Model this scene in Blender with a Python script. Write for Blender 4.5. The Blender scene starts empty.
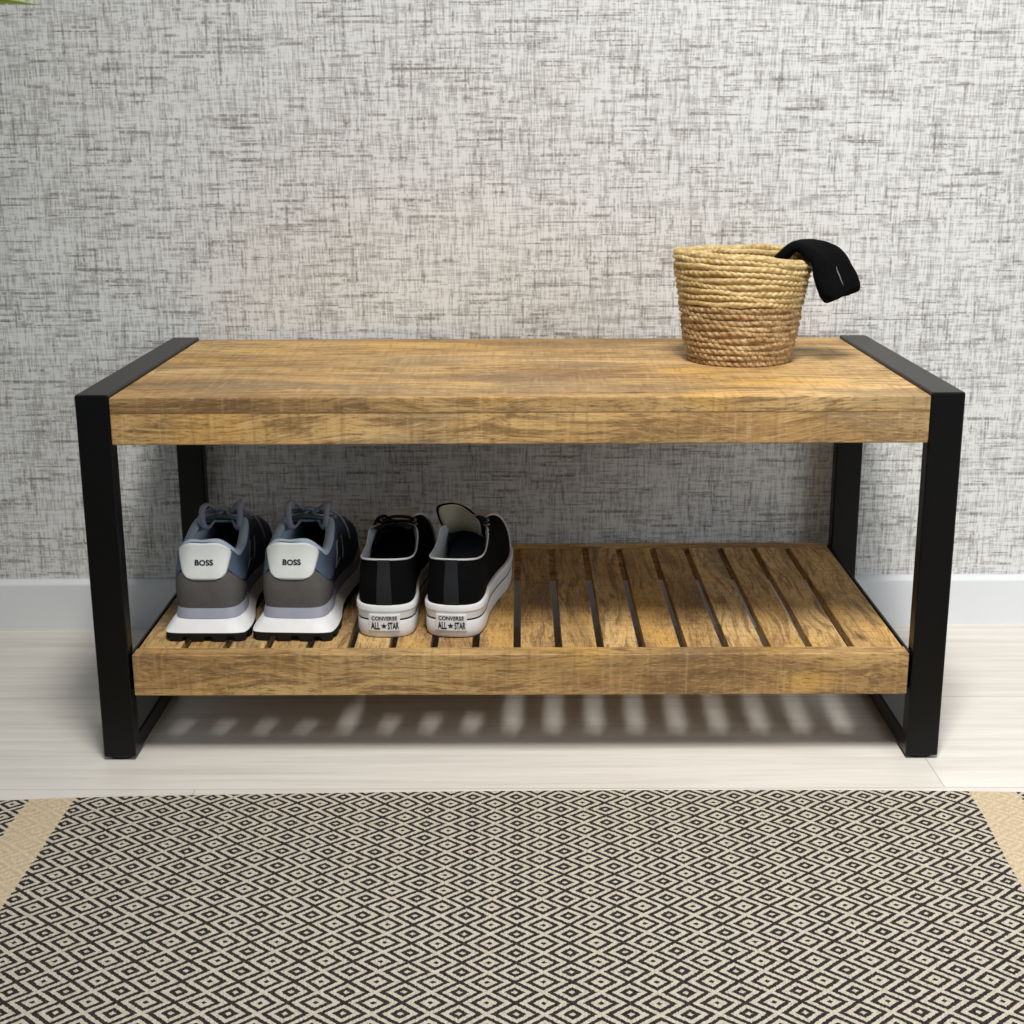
import bpy, bmesh, math, random
from mathutils import Vector, Matrix
random.seed(7)
S = bpy.context.scene
COL = S.collection
PI = math.pi
sin, cos = math.sin, math.cos

# ------------------------------------------------------------------ node helper
class NT:
    def __init__(s, name):
        s.m = bpy.data.materials.new(name); s.m.use_nodes = True
        s.t = s.m.node_tree
        s.b = s.t.nodes['Principled BSDF']
        s.co = None
    def n(s, typ, props=None, **inp):
        nd = s.t.nodes.new(typ)
        for k, v in (props or {}).items(): setattr(nd, k, v)
        for k, v in inp.items():
            key = int(k[1:]) if k[0] == 'i' and k[1:].isdigit() else k.replace('_', ' ')
            s.set(nd.inputs[key], v)
        return nd
    def set(s, sock, v):
        if isinstance(v, bpy.types.NodeSocket): s.t.links.new(v, sock)
        elif isinstance(v, bpy.types.Node): s.t.links.new(v.outputs[0], sock)
        else: sock.default_value = v
    def obj(s):
        if not s.co: s.co = s.n('ShaderNodeTexCoord').outputs['Object']
        return s.co
    def math(s, op, a, b=0.0, c=0.0, clamp=False):
        nd = s.n('ShaderNodeMath', {'operation': op, 'use_clamp': clamp}, i0=a, i1=b)
        if op in ('MULTIPLY_ADD', 'SMOOTH_MIN', 'COMPARE'): s.set(nd.inputs[2], c)
        return nd.outputs[0]
    def map(s, scale, off=(0, 0, 0), vec=None):
        return s.n('ShaderNodeMapping', None, Vector=vec if vec is not None else s.obj(), Scale=scale, Location=off).outputs[0]
    def noise(s, scale, detail=2.0, off=(0, 0, 0), vec=None, rough=.5, dist=0.0):
        return s.n('ShaderNodeTexNoise', None, Vector=s.map(scale, off, vec), Scale=1.0, Detail=detail, Roughness=rough, Distortion=dist).outputs['Fac']
    def rng(s, v, a, b, c=0.0, d=1.0, smooth=False):
        nd = s.n('ShaderNodeMapRange', {'interpolation_type': 'SMOOTHSTEP' if smooth else 'LINEAR'}, Value=v)
        for i, x in enumerate((a, b, c, d)): s.set(nd.inputs[i + 1], x)
        return nd.outputs[0]
    def mix(s, f, a, b, mode='MIX'):
        nd = s.n('ShaderNodeMix', {'data_type': 'RGBA', 'blend_type': mode})
        s.set(nd.inputs[0], f); s.set(nd.inputs[6], a); s.set(nd.inputs[7], b)
        return nd.outputs[2]
    def ramp(s, v, stops):
        nd = s.n('ShaderNodeValToRGB', None, Fac=v); e = nd.color_ramp.elements
        while len(e) < len(stops): e.new(.5)
        for el, (p, c) in zip(e, stops): el.position = p; el.color = c
        return nd.outputs[0]
    def bump(s, h, strength=.3, dist=.001):
        s.set(s.b.inputs['Normal'], s.n('ShaderNodeBump', None, Strength=strength, Distance=dist, Height=h).outputs[0])
    def fin(s, col=None, rough=.6, spec=.5, metal=0.0):
        if col is not None: s.set(s.b.inputs['Base Color'], col)
        s.set(s.b.inputs['Roughness'], rough); s.set(s.b.inputs['Specular IOR Level'], spec); s.set(s.b.inputs['Metallic'], metal)
        return s.m

def lin(r, g, b):
    f = lambda c: (c / 12.92 if c <= .04045 else ((c + .055) / 1.055) ** 2.4)
    return (f(r / 255), f(g / 255), f(b / 255), 1)

def cloth(name, c, rough=.85, amp=.25, sc=900, spec=.25, bump=.25):
    t = NT(name)
    n = t.noise((sc, sc, sc), 2)
    n2 = t.noise((60, 60, 60), 2, (3, 1, 2))
    f = t.math('ADD', t.math('MULTIPLY', n, .6), t.math('MULTIPLY', n2, .4))
    lo = tuple(x * (1 - amp) for x in c[:3]) + (1,); hi = tuple(min(1, x * (1 + amp)) for x in c[:3]) + (1,)
    t.bump(n, bump, .0006)
    return t.fin(t.ramp(f, [(.3, lo), (.7, hi)]), rough, spec)

# ------------------------------------------------------------------ materials
def m_wood(name, axis, tint=1.0, joint=None):
    t = NT(name)
    rnd = t.n('ShaderNodeObjectInfo').outputs['Random']
    off = t.n('ShaderNodeCombineXYZ', None, X=t.math('MULTIPLY', rnd, 7.3), Y=t.math('MULTIPLY', rnd, 5.1), Z=t.math('MULTIPLY', rnd, 9.7)).outputs[0]
    v = t.n('ShaderNodeVectorMath', {'operation': 'ADD'}, i0=t.obj(), i1=off).outputs[0]
    if joint:
        so = t.n('ShaderNodeSeparateXYZ', None, Vector=t.obj())
        upper = t.math('GREATER_THAN', so.outputs[2], joint)
        v = t.n('ShaderNodeVectorMath', {'operation': 'ADD'}, i0=v, i1=t.n('ShaderNodeCombineXYZ', None, X=t.math('MULTIPLY', upper, 2.7), Y=t.math('MULTIPLY', upper, .0), Z=t.math('MULTIPLY', upper, 1.3)).outputs[0]).outputs[0]
    def sc(al, ac): return (al, ac, ac) if axis == 'x' else (ac, al, ac)
    wob = t.n('ShaderNodeTexNoise', None, Vector=t.map(sc(3.0, 7.0), vec=v), Scale=1.0, Detail=2.0).outputs['Color']
    vv = t.n('ShaderNodeMixRGB', {'blend_type': 'LINEAR_LIGHT'}, Fac=.035, Color1=v, Color2=wob).outputs[0]
    broad = t.noise(sc(2.2, 9), 3, (1, 2, 3), vv, .55)
    grain = t.noise(sc(6, 95), 5, (0, 0, 0), vv, .65, 1.2)
    fine = t.noise(sc(60, 520), 3, (5, 0, 0), vv, .65, .6)
    patch = t.noise(sc(4.5, 13), 2, (9, 4, 2), vv, .5)
    saw = t.noise(sc(210, 14), 2, (2, 2, 2), v, .5)
    base = t.ramp(broad, [(.30, lin(146, 112, 72)), (.44, lin(184, 146, 92)), (.56, lin(206, 168, 110)), (.72, lin(220, 186, 132))])
    base = t.mix(t.rng(grain, .45, .62, 0, .80, True), base, lin(124, 94, 58))
    base = t.mix(t.rng(patch, .54, .68, 0, .60, True), base, lin(134, 114, 86))
    base = t.mix(t.rng(patch, .45, .32, 0, .55, True), base, lin(222, 174, 92))
    base = t.mix(t.rng(fine, .52, .66, 0, .62, True), base, lin(98, 74, 46))
    base = t.mix(t.rng(fine, .46, .34, 0, .30, True), base, lin(230, 202, 152))
    base = t.mix(t.rng(saw, .54, .72, 0, .32, True), base, lin(116, 90, 56))
    base = t.mix(t.rng(saw, .44, .28, 0, .16, True), base, lin(228, 196, 140))
    vo = t.n('ShaderNodeTexVoronoi', {'feature': 'F1'}, Vector=t.map(sc(5, 13), vec=vv), Scale=1.0, Randomness=1.0)
    gate = t.math('GREATER_THAN', t.n('ShaderNodeSeparateColor', None, Color=vo.outputs['Color']).outputs[0], .80)
    kn = t.math('MULTIPLY', t.rng(vo.outputs['Distance'], .03, .11, .8, 0, True), gate)
    base = t.mix(kn, base, lin(82, 48, 26))
    if joint:      # two boards glued up: the sawn edge of the upper one is greyer, a thin glue line between
        edge = t.math('MULTIPLY', upper, t.math('LESS_THAN', so.outputs[1], .0009))
        base = t.mix(t.math('MULTIPLY', edge, .38), base, t.mix(1.0, base, (.52, .52, .55, 1), 'MULTIPLY'))
        line = t.rng(t.math('ABSOLUTE', t.math('SUBTRACT', so.outputs[2], joint)), .0004, .0013, .55, 0, True)
        base = t.mix(line, base, lin(70, 48, 28))
    if tint != 1.0: base = t.mix(1.0, base, (tint, tint, tint, 1), 'MULTIPLY')
    t.bump(t.math('ADD', t.math('MULTIPLY', fine, .6), t.math('MULTIPLY', saw, .6)), .35, .0012)
    return t.fin(base, t.rng(grain, .3, .7, .55, .72), .3)

def m_wall():
    t = NT('woven_wallpaper')
    wv = t.n('ShaderNodeTexNoise', None, Vector=t.map((9, 9, 9)), Scale=1.0, Detail=2.0).outputs['Color']
    v = t.n('ShaderNodeMixRGB', {'blend_type': 'LINEAR_LIGHT'}, Fac=.0011, Color1=t.obj(), Color2=wv).outputs[0]
    sep = t.n('ShaderNodeSeparateXYZ', None, Vector=v); X, Z = sep.outputs[0], sep.outputs[2]
    N = lambda sx, sz, d=2, o=0, r=.55: t.noise((sx, 1, sz), d, (o, o * .7, o * 1.3), v, r)
    vf, hf = N(430, 42, 2, 1), N(42, 430, 2, 2)          # fine threads
    vm, hm = N(210, 14, 2, 3), N(16, 210, 2, 4)          # medium threads
    pa, pb = N(8, 6, 2, 7), N(11, 12, 2, 12)             # where the slubs gather
    gritty = N(330, 330, 2, 10)
    g = t.math('ADD', t.math('ADD', t.math('MULTIPLY', vf, .32), t.math('MULTIPLY', hf, .22)),
               t.math('ADD', t.math('MULTIPLY', vm, .22), t.math('MULTIPLY', hm, .24)))
    lo, hi, mid, br = lin(150, 148, 144), lin(226, 226, 224), lin(172, 170, 165), lin(122, 116, 108)
    c = t.ramp(g, [(.37, lo), (.45, lin(192, 191, 188)), (.535, hi)])
    ga, gb = t.rng(pa, .36, .62, -.03, .04), t.rng(pb, .36, .62, -.03, .04)
    def slub(along, across, pitch, freq, bead, th, gate, k, col, cc, o):
        """broken threads that run dead straight: one random dash sequence per thread row"""
        q = t.math('DIVIDE', across, pitch); row = t.math('FLOOR', q); f = t.math('FRACT', q)
        prof = t.rng(t.math('ABSOLUTE', t.math('SUBTRACT', f, .5)), .18, .5, 1, 0, True)
        n = t.n('ShaderNodeTexNoise', {'noise_dimensions': '2D'}, Vector=t.n('ShaderNodeCombineXYZ', None, X=t.math('MULTIPLY', along, freq), Y=t.math('MULTIPLY_ADD', row, 5.73, o), Z=0.0).outputs[0], Scale=1.0, Detail=2.0).outputs['Fac']
        b = t.n('ShaderNodeTexNoise', {'noise_dimensions': '2D'}, Vector=t.n('ShaderNodeCombineXYZ', None, X=t.math('MULTIPLY', along, bead), Y=t.math('MULTIPLY_ADD', row, 3.31, o), Z=0.0).outputs[0], Scale=1.0, Detail=1.0).outputs['Fac']
        a = t.rng(t.math('ADD', n, gate), th, th + .05, 0, 1, True)
        a = t.math('MULTIPLY', t.math('MULTIPLY', a, prof), t.rng(b, .32, .52, .25, 1, True))
        a = t.math('MULTIPLY', a, t.rng(gritty, .30, .55, .6, 1))
        return t.mix(t.math('MULTIPLY', a, k), cc, col)
    c = slub(X, Z, .0036, 26, 240, .61, gb, .75, mid, c, 3.3)
    c = slub(Z, X, .0034, 24, 240, .62, ga, .75, mid, c, 8.1)
    c = slub(X, Z, .0056, 11, 190, .650, ga, .72, br, c, 1.7)
    c = slub(Z, X, .0042, 12, 190, .668, gb, .66, br, c, 5.9)
    c = slub(X, Z, .0030, 9, 260, .645, gb, .75, br, c, 11.9)
    warm = t.noise((6, 6, 6), 2, (21, 3, 5))
    c = t.mix(t.rng(warm, .52, .72, 0, .22, True), c, t.mix(1.0, c, (1.0, .95, .87, 1), 'MULTIPLY'))
    t.bump(g, .25, .0012)
    return t.fin(c, .62, .3)

def m_floor():
    t = NT('whitewashed_laminate')
    sep = t.n('ShaderNodeSeparateXYZ', None, Vector=t.obj())
    x, y = sep.outputs[0], sep.outputs[1]
    PW = .273
    row = t.math('FLOOR', t.math('DIVIDE', t.math('ADD', y, -FLOOR_SEAM + 10 * PW), PW))
    fy = t.math('FRACT', t.math('DIVIDE', t.math('ADD', y, -FLOOR_SEAM + 10 * PW), PW))
    xs = t.math('ADD', x, t.math('MULTIPLY', t.math('FRACT', t.math('MULTIPLY', row, .377)), 1.38))
    px = t.math('DIVIDE', t.math('ADD', xs, 10 * 1.38 + FLOOR_X), 1.38)
    fx = t.math('FRACT', px)
    pid = t.math('ADD', t.math('MULTIPLY', row, 3.7), t.math('FLOOR', px))
    sv = t.n('ShaderNodeCombineXYZ', None, X=t.math('ADD', x, t.math('MULTIPLY', pid, 1.7)), Y=y, Z=t.math('MULTIPLY', pid, .31)).outputs[0]
    g1 = t.noise((3.0, 60, 1), 4, (0, 0, 0), sv, .6)
    g2 = t.noise((9, 240, 1), 3, (3, 0, 0), sv, .6)
    c = t.ramp(g1, [(.3, lin(212, 206, 196)), (.5, lin(224, 219, 210)), (.7, lin(232, 228, 220))])
    c = t.mix(t.rng(g2, .5, .72, 0, .30, True), c, lin(196, 188, 176))
    seam = t.math('MAXIMUM', t.math('LESS_THAN', fy, .006), t.math('LESS_THAN', fx, .0012))
    c = t.mix(t.math('MULTIPLY', seam, .45), c, lin(140, 130, 118))
    t.bump(t.math('SUBTRACT', g2, t.math('MULTIPLY', seam, 2.0)), .12, .001)
    return t.fin(c, .42, .4)

def m_rug():
    t = NT('diamond_twill_rug')
    wob = t.n('ShaderNodeTexNoise', None, Vector=t.map((7, 7, 7)), Scale=1.0, Detail=2.0).outputs['Color']
    v = t.n('ShaderNodeMixRGB', {'blend_type': 'LINEAR_LIGHT'}, Fac=.0045, Color1=t.obj(), Color2=wob).outputs[0]
    sep = t.n('ShaderNodeSeparateXYZ', None, Vector=v); x, y = sep.outputs[0], sep.outputs[1]
    PX, PY = .0490, .0315
    tri = lambda q, P: t.math('MULTIPLY', t.math('PINGPONG', q, P / 2), 2 / P)
    val = t.math('ADD', t.math('MULTIPLY', tri(t.math('ADD', x, 4.9 + .0780), PX), 2.0), t.math('MULTIPLY', tri(t.math('ADD', y, 6.3 + .2495), PY), 1.5))
    f = t.math('ABSOLUTE', t.math('SUBTRACT', t.math('FRACT', t.math('ADD', val, .5)), .5))
    thr = t.noise((520, 260, 1), 1, (1, 1, 1))
    f = t.math('ADD', f, t.math('MULTIPLY', t.math('SUBTRACT', thr, .5), .30))
    k = t.rng(f, .215, .275, 1, 0, True)                 # 1 = dark yarn
    yarn = t.noise((700, 160, 1), 2, (4, 4, 4))
    cream = t.ramp(yarn, [(.3, lin(172, 163, 145)), (.6, lin(204, 196, 178))])
    dark = t.ramp(yarn, [(.3, lin(32, 28, 30)), (.7, lin(66, 60, 60))])
    pat = t.mix(k, cream, dark)
    st = t.ramp(yarn, [(.3, lin(190, 170, 140)), (.65, lin(218, 200, 170))])
    st = t.mix(t.math('MULTIPLY', k, .22), st, lin(150, 122, 88))
    jag = t.math('MULTIPLY', t.math('SUBTRACT', t.noise((40, 300, 1), 1, (2, 7, 1)), .5), .006)
    xj = t.math('ADD', sep.outputs[0], jag)
    def band(a, b, slope):
        xx = t.math('ADD', xj, t.math('MULTIPLY', t.math('ADD', y, .1), slope))
        return t.math('MULTIPLY', t.math('GREATER_THAN', xx, a), t.math('LESS_THAN', xx, b))
    s = t.math('MAXIMUM', band(-.5525, -.5013, 0.0), band(.5066, .5605, -.05))
    c = t.mix(s, pat, st)
    weave = t.noise((420, 420, 1), 1, (8, 2, 2))
    t.bump(t.math('ADD', t.math('MULTIPLY', weave, .8), t.math('MULTIPLY', k, -.5)), .5, .0015)
    return t.fin(c, .92, .1)

def m_straw(name, c0, c1, c2):
    t = NT(name)
    a = t.noise((90, 90, 260), 3, (0, 0, 0), None, .6); b = t.noise((14, 14, 50), 2, (4, 2, 1))
    c = t.ramp(a, [(.3, c0), (.5, c1), (.72, c2)])
    c = t.mix(t.rng(b, .52, .72, 0, .5, True), c, c0)
    t.bump(a, .4, .001)
    return t.fin(c, .62, .35)

def m_plain(name, c, rough=.5, spec=.5, metal=0.0, amp=.06, sc=40):
    t = NT(name)
    n = t.noise((sc, sc, sc), 3)
    lo = tuple(x * (1 - amp) for x in c[:3]) + (1,); hi = tuple(min(1, x * (1 + amp)) for x in c[:3]) + (1,)
    return t.fin(t.ramp(n, [(.3, lo), (.7, hi)]), rough, spec, metal)

FLOOR_SEAM, FLOOR_X = .194, .3522
M = {}
M['wall'] = m_wall(); M['floor'] = m_floor(); M['rug'] = m_rug()
M['wood_x'] = m_wood('mango_wood_long', 'x', .94); M['wood_top'] = m_wood('mango_wood_top', 'x', 1.04, .4235); M['wood_y'] = m_wood('mango_wood_slat', 'y')
M['white_paint'] = m_plain('white_gloss_paint', lin(226, 228, 230), .38, .4, amp=.02, sc=6)
M['black_steel'] = m_plain('black_powder_steel', lin(5, 5, 5), .36, .25, amp=.15, sc=300)
M['rubber'] = m_plain('black_rubber', lin(20, 20, 21), .7, .3, amp=.2, sc=90)
M['straw'] = m_straw('pale_straw', lin(166, 134, 82), lin(204, 177, 122), lin(230, 210, 160))
M['jute'] = m_straw('brown_seagrass', lin(128, 98, 62), lin(176, 144, 100), lin(212, 186, 144))
M['sock'] = cloth('black_knit', lin(9, 9, 10), .95, .5, 700, .08, .6)
M['thread'] = m_plain('grey_thread', lin(120, 120, 124), .7, .3)
M['foam'] = m_plain('white_foam', lin(226, 226, 226), .5, .35, amp=.04, sc=60)
M['lilac'] = m_plain('lilac_grey_foam', lin(158, 160, 174), .5, .35, amp=.04, sc=60)
M['suede'] = cloth('grey_suede', lin(92, 90, 88), .9, .14, 500, .15, .15)
M['tab'] = m_plain('white_leather', lin(226, 230, 226), .42, .4, amp=.03, sc=80)
M['navy'] = cloth('navy_mesh', lin(68, 82, 102), .8, .35, 1100, .2, .3)
M['slate'] = cloth('slate_collar_cloth', lin(80, 94, 114), .75, .15, 700, .2, .2)
M['steelblue'] = cloth('pale_blue_grey_lining', lin(172, 187, 203), .8, .12, 800, .2, .2)
M['lace'] = cloth('lilac_grey_lace', lin(150, 155, 168), .85, .12, 1500, .2, .3)
M['ink'] = m_plain('black_ink', lin(22, 24, 32), .5, .4)
M['outline'] = m_plain('pale_print', lin(196, 204, 214), .6, .3)
M['insole'] = cloth('dark_insole', lin(96, 102, 106), .9, .1, 500, .1, .1)
M['tongue'] = cloth('grey_green_tongue', lin(84, 96, 98), .85, .15, 700, .15, .2)
M['canvas'] = cloth('black_canvas', lin(8, 8, 9), .9, .35, 1000, .10, .3)
M['stay'] = cloth('black_webbing', lin(26, 28, 32), .7, .3, 1400, .3, .4)
M['cap'] = m_plain('toe_rubber', lin(226, 228, 230), .5, .4, amp=.04)
M['whiterub'] = m_plain('white_sole_rubber', lin(222, 222, 222), .45, .4, amp=.03, sc=50)
M['bind'] = m_plain('white_binding', lin(200, 202, 202), .7, .3)
M['linen'] = cloth('grey_white_lining', lin(176, 182, 184), .85, .1, 700, .2, .2)
M['cream'] = cloth('cream_tongue_lining', lin(178, 172, 148), .85, .08, 700, .2, .2)
M['eyelet'] = m_plain('steel_eyelet', lin(190, 190, 190), .3, .5, .9)
M['leaf'] = m_plain('green_leaf', lin(165, 196, 48), .45, .4, amp=.25, sc=14)
M['stem'] = m_plain('plant_stem', lin(110, 92, 62), .8, .3)
M['pot'] = m_plain('grey_pot', lin(120, 120, 118), .6, .4)
M['soil'] = m_plain('potting_soil', lin(52, 40, 30), .95, .1, amp=.4, sc=120)

# ------------------------------------------------------------------ mesh helpers
def link(name, me, mat, parent=None, smooth=True):
    for q in (mat if isinstance(mat, (list, tuple)) else [mat]): me.materials.append(q)
    if smooth:
        for p in me.polygons: p.use_smooth = True
    o = bpy.data.objects.new(name, me); COL.objects.link(o)
    if parent: o.parent = parent
    return o

def mesh(name, V, F, mat, parent=None, smooth=True, mi=None, angle=None):
    me = bpy.data.meshes.new(name); me.from_pydata([tuple(v) for v in V], [], F)
    if mi:
        for p, k in zip(me.polygons, mi): p.material_index = k
    bm = bmesh.new(); bm.from_mesh(me)
    bmesh.ops.remove_doubles(bm, verts=bm.verts, dist=1e-6)
    bmesh.ops.recalc_face_normals(bm, faces=bm.faces)
    if angle:
        for e in bm.edges:
            if len(e.link_faces) == 2 and e.calc_face_angle() > angle: e.smooth = False
    bm.to_mesh(me); bm.free()
    return link(name, me, mat, parent, smooth)

def tag(o, label, cat, group=None):
    o['label'] = label; o['category'] = cat
    if group: o['group'] = group
    return o

def empty(name, loc, rz, label, cat, group=None):
    o = bpy.data.objects.new(name, None); COL.objects.link(o)
    o.empty_display_size = .05; o.location = loc; o.rotation_euler = (0, 0, rz)
    return tag(o, label, cat, group)

def boxes(name, bl, mat, parent=None, bev=.0015, seg=2):
    """one mesh from boxes given as (x0,x1,y0,y1,z0,z1)"""
    bm = bmesh.new()
    for (x0, x1, y0, y1, z0, z1) in bl:
        r = bmesh.ops.create_cube(bm, size=1)
        for v in r['verts']:
            v.co = Vector(((x0 + x1) / 2 + v.co.x * (x1 - x0), (y0 + y1) / 2 + v.co.y * (y1 - y0), (z0 + z1) / 2 + v.co.z * (z1 - z0)))
    if bev:
        bmesh.ops.bevel(bm, geom=list(bm.edges), offset=bev, segments=seg, affect='EDGES', profile=.6)
    for f in bm.faces: f.smooth = False
    me = bpy.data.meshes.new(name); bm.to_mesh(me); bm.free()
    return link(name, me, mat, parent, False)

def catmull(P, n, closed=False):
    out = []; m = len(P); segs = m if closed else m - 1
    for i in range(segs):
        g = lambda k: P[k % m] if closed else P[max(0, min(m - 1, k))]
        a, b, c, d = g(i - 1), g(i), g(i + 1), g(i + 2)
        for j in range(n):
            u = j / n
            out.append(.5 * ((2 * b) + (c - a) * u + (2 * a - 5 * b + 4 * c - d) * u * u + (3 * b - a - 3 * c + d) * u ** 3))
    if not closed: out.append(P[-1].copy())
    return out

def tube(path, ra, rb=None, n=8, up=None, closed=False, taper=None):
    """sweep an ellipse; ra along the side direction, rb along 'up'"""
    rb = rb or ra; V, F = [], []; m = len(path); prev = None
    for i, p in enumerate(path):
        a = path[(i - 1) % m] if (closed or i > 0) else p
        b = path[(i + 1) % m] if (closed or i < m - 1) else p
        d = (b - a).normalized()
        if prev is None:
            u = Vector(up) if up else Vector((0, 0, 1))
            if abs(u.normalized().dot(d)) > .95: u = Vector((1, 0, 0))
        else: u = prev
        s = d.cross(u).normalized(); u = s.cross(d).normalized(); prev = u
        k = taper(i / (m - 1)) if taper else 1
        for j in range(n):
            q = 2 * PI * j / n
            V.append(p + s * (cos(q) * ra * k) + u * (sin(q) * rb * k))
    for i in range(m if closed else m - 1):
        for j in range(n):
            i2 = (i + 1) % m
            F.append((i * n + j, i * n + (j + 1) % n, i2 * n + (j + 1) % n, i2 * n + j))
    if not closed:
        F.append(tuple(range(n))); F.append(tuple((m - 1) * n + j for j in range(n)))
    return V, F

def merge(parts):
    V, F = [], []
    for v, f in parts:
        o = len(V); V += list(v); F += [tuple(i + o for i in q) for q in f]
    return V, F

def text_mesh(body, bold=0.0, sx=1.0):
    cu = bpy.data.curves.new('t', 'FONT'); cu.body = body; cu.align_x = 'CENTER'; cu.align_y = 'CENTER'
    cu.size = 1; cu.offset = bold; cu.resolution_u = 3; cu.extrude = .0
    o = bpy.data.objects.new('t', cu); COL.objects.link(o)
    dg = bpy.context.evaluated_depsgraph_get(); dg.update()
    me = bpy.data.meshes.new_from_object(o.evaluated_get(dg))
    V = [Vector((v.co.x * sx, v.co.y, 0)) for v in me.vertices]; F = [tuple(p.vertices) for p in me.polygons]
    bpy.data.objects.remove(o); bpy.data.meshes.remove(me); bpy.data.curves.remove(cu)
    x0, x1 = min(v.x for v in V), max(v.x for v in V); y0, y1 = min(v.y for v in V), max(v.y for v in V)
    c = Vector(((x0 + x1) / 2, (y0 + y1) / 2, 0))
    return [(v - c) for v in V], F, x1 - x0, y1 - y0

# ------------------------------------------------------------------ measured layout (metres; bench front edge at y = 0)
D, H, TW, TD = .4741, .4445, .0385, .0225
ZTB, ZTT, ZS, ZSB = .3871, .4412, .1345, .0831
def wall_y(x): return .4940 + .0079 * x           # plaster face
# ------------------------------------------------------------------ setting
def quad(name, pts, mat):
    o = mesh(name, [Vector(p) for p in pts], [(0, 1, 2, 3)], mat, None, False); o['kind'] = 'structure'; return o
def slab(name, x0, x1, ya, yb, z0, z1, mat):
    V = []
    for z in (z0, z1):
        V += [Vector((x0, ya(x0), z)), Vector((x1, ya(x1), z)), Vector((x1, yb(x1), z)), Vector((x0, yb(x0), z))]
    F = [(0, 1, 2, 3), (4, 5, 6, 7), (0, 1, 5, 4), (1, 2, 6, 5), (2, 3, 7, 6), (3, 0, 4, 7)]
    o = mesh(name, V, F, mat, None, False); o['kind'] = 'structure'; return o
XL, XR, YF, ZC = -1.9, 2.1, -3.2, 2.5
slab('floor', XL, XR, lambda x: YF, lambda x: wall_y(x) + .1, -.05, 0, M['floor'])
slab('wall_back', XL, XR, wall_y, lambda x: wall_y(x) + .1, 0, ZC, M['wall'])
prof = [(0, 0), (-.0150, 0), (-.0150, .0690), (-.0140, .0712), (-.0080, .0748), (-.0065, .0753), (0, .0755)]
V, F = [], []
for x in (XL, XR):
    for dy, z in prof: V.append(Vector((x, wall_y(x) + dy, z)))
k = len(prof)
for i in range(k): F.append((i, (i + 1) % k, k + (i + 1) % k, k + i))
F += [tuple(range(k)), tuple(range(k, 2 * k))]
bb = mesh('baseboard_back', V, F, M['white_paint'], None, False); bb['kind'] = 'structure'

# ------------------------------------------------------------------ rug
def rug():
    edge = catmull([Vector((x, y, 0)) for x, y in ((-1.05, -.150), (-.80, -.128), (-.585, -.1150), (-.50, -.1080), (-.3, -.1000), (0, -.0930), (.3, -.0925), (.5066, -.0965), (.80, -.108), (1.05, -.12))], 8)
    n = 40; V, F = [], []
    for i, e in enumerate(edge):
        for j in range(n + 1):
            u = j / n; y = e.y + (-1.15 - e.y) * u
            z = .0045 + .0008 * sin(e.x * 9 + y * 4) * min(1, u * 8)
            V.append(Vector((e.x, y, z)))
    m = len(edge); N0 = len(V)
    V += [Vector((v.x, v.y, .0)) for v in V[:N0]]
    q = lambda i, j: i * (n + 1) + j
    for i in range(m - 1):
        for j in range(n):
            F.append((q(i, j), q(i + 1, j), q(i + 1, j + 1), q(i, j + 1)))
            F.append((N0 + q(i, j), N0 + q(i, j + 1), N0 + q(i + 1, j + 1), N0 + q(i + 1, j)))
    for i in range(m - 1):
        for j in (0, n): F.append((q(i, j), q(i + 1, j), N0 + q(i + 1, j), N0 + q(i, j)))
    for j in range(n):
        for i in (0, m - 1): F.append((q(i, j), q(i, j + 1), N0 + q(i, j + 1), N0 + q(i, j)))
    o = mesh('rug', V, F, M['rug'], None, True, angle=.8)
    tag(o, 'black and cream diamond weave rug with beige bands in front of the bench', 'rug')
rug()

# ------------------------------------------------------------------ bench
bench = empty('shoe_bench', (0, 0, 0), 0, 'rustic mango wood bench with black metal frames and slatted shoe shelf', 'bench')
bench['label'] = 'rustic wooden bench with black metal side frames and a slatted shoe shelf'
boxes('bench_top', [(-.4612, .4612, -.001, D - .001, ZTB, ZTT)], M['wood_top'], bench, .0022, 3)
for s in (-1, 1):
    # closed rectangular loop of flat tube with mitred corners
    o, i_ = [(0, .004), (D, .004), (D, H), (0, H)], [(TD, .004 + .024), (D - TD, .004 + .024), (D - TD, H - .024), (TD, H - .024)]
    xa, xb = s * .5, s * (.5 - TW)
    V, F = [], []
    for x in (xa, xb):
        V += [Vector((x, y, z)) for y, z in o] + [Vector((x, y, z)) for y, z in i_]
    for k in range(4):
        k2 = (k + 1) % 4
        F += [(k, k2, 8 + k2, 8 + k), (4 + k, 4 + k2, 12 + k2, 12 + k), (k, k2, 4 + k2, 4 + k), (8 + k, 8 + k2, 12 + k2, 12 + k)]
    fr = mesh('side_frame', V, F, M['black_steel'], bench, False)
    b = fr.modifiers.new('b', 'BEVEL'); b.width = .0022; b.segments = 3; b.limit_method = 'ANGLE'
    for yy in (.014, D - .014):
        cv = []
        for zz, r in ((0, .0105), (.0005, .0115), (.0042, .0115)):
            cv.append((zz, r))
        V, F = [], []
        for zz, r in cv:
            for a in range(20): V.append(Vector((s * (.5 - TW / 2) + r * 1.25 * cos(a * PI / 10), yy + r * sin(a * PI / 10), zz)))
        for a in range(20):
            for l in (0, 1): F.append((l * 20 + a, l * 20 + (a + 1) % 20, (l + 1) * 20 + (a + 1) % 20, (l + 1) * 20 + a))
        F += [tuple(range(20)), tuple(range(40, 60))]
        mesh('foot_pad', V, F, M['rubber'], fr, True, angle=.7)
    # steel angle the shelf rests in
    x0, x1 = sorted((s * .4613, s * .4578)); x2, x3 = sorted((s * .4613, s * .436))
    boxes('shelf_bracket', [(x0, x1, TD * .5, D - TD * .5, ZSB + .004, ZS - .0005), (x2, x3, TD * 1.1, D - TD * 1.1, ZSB + .001, ZSB + .0042)], M['black_steel'], bench, .0006, 1)
XS = .4575
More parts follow.
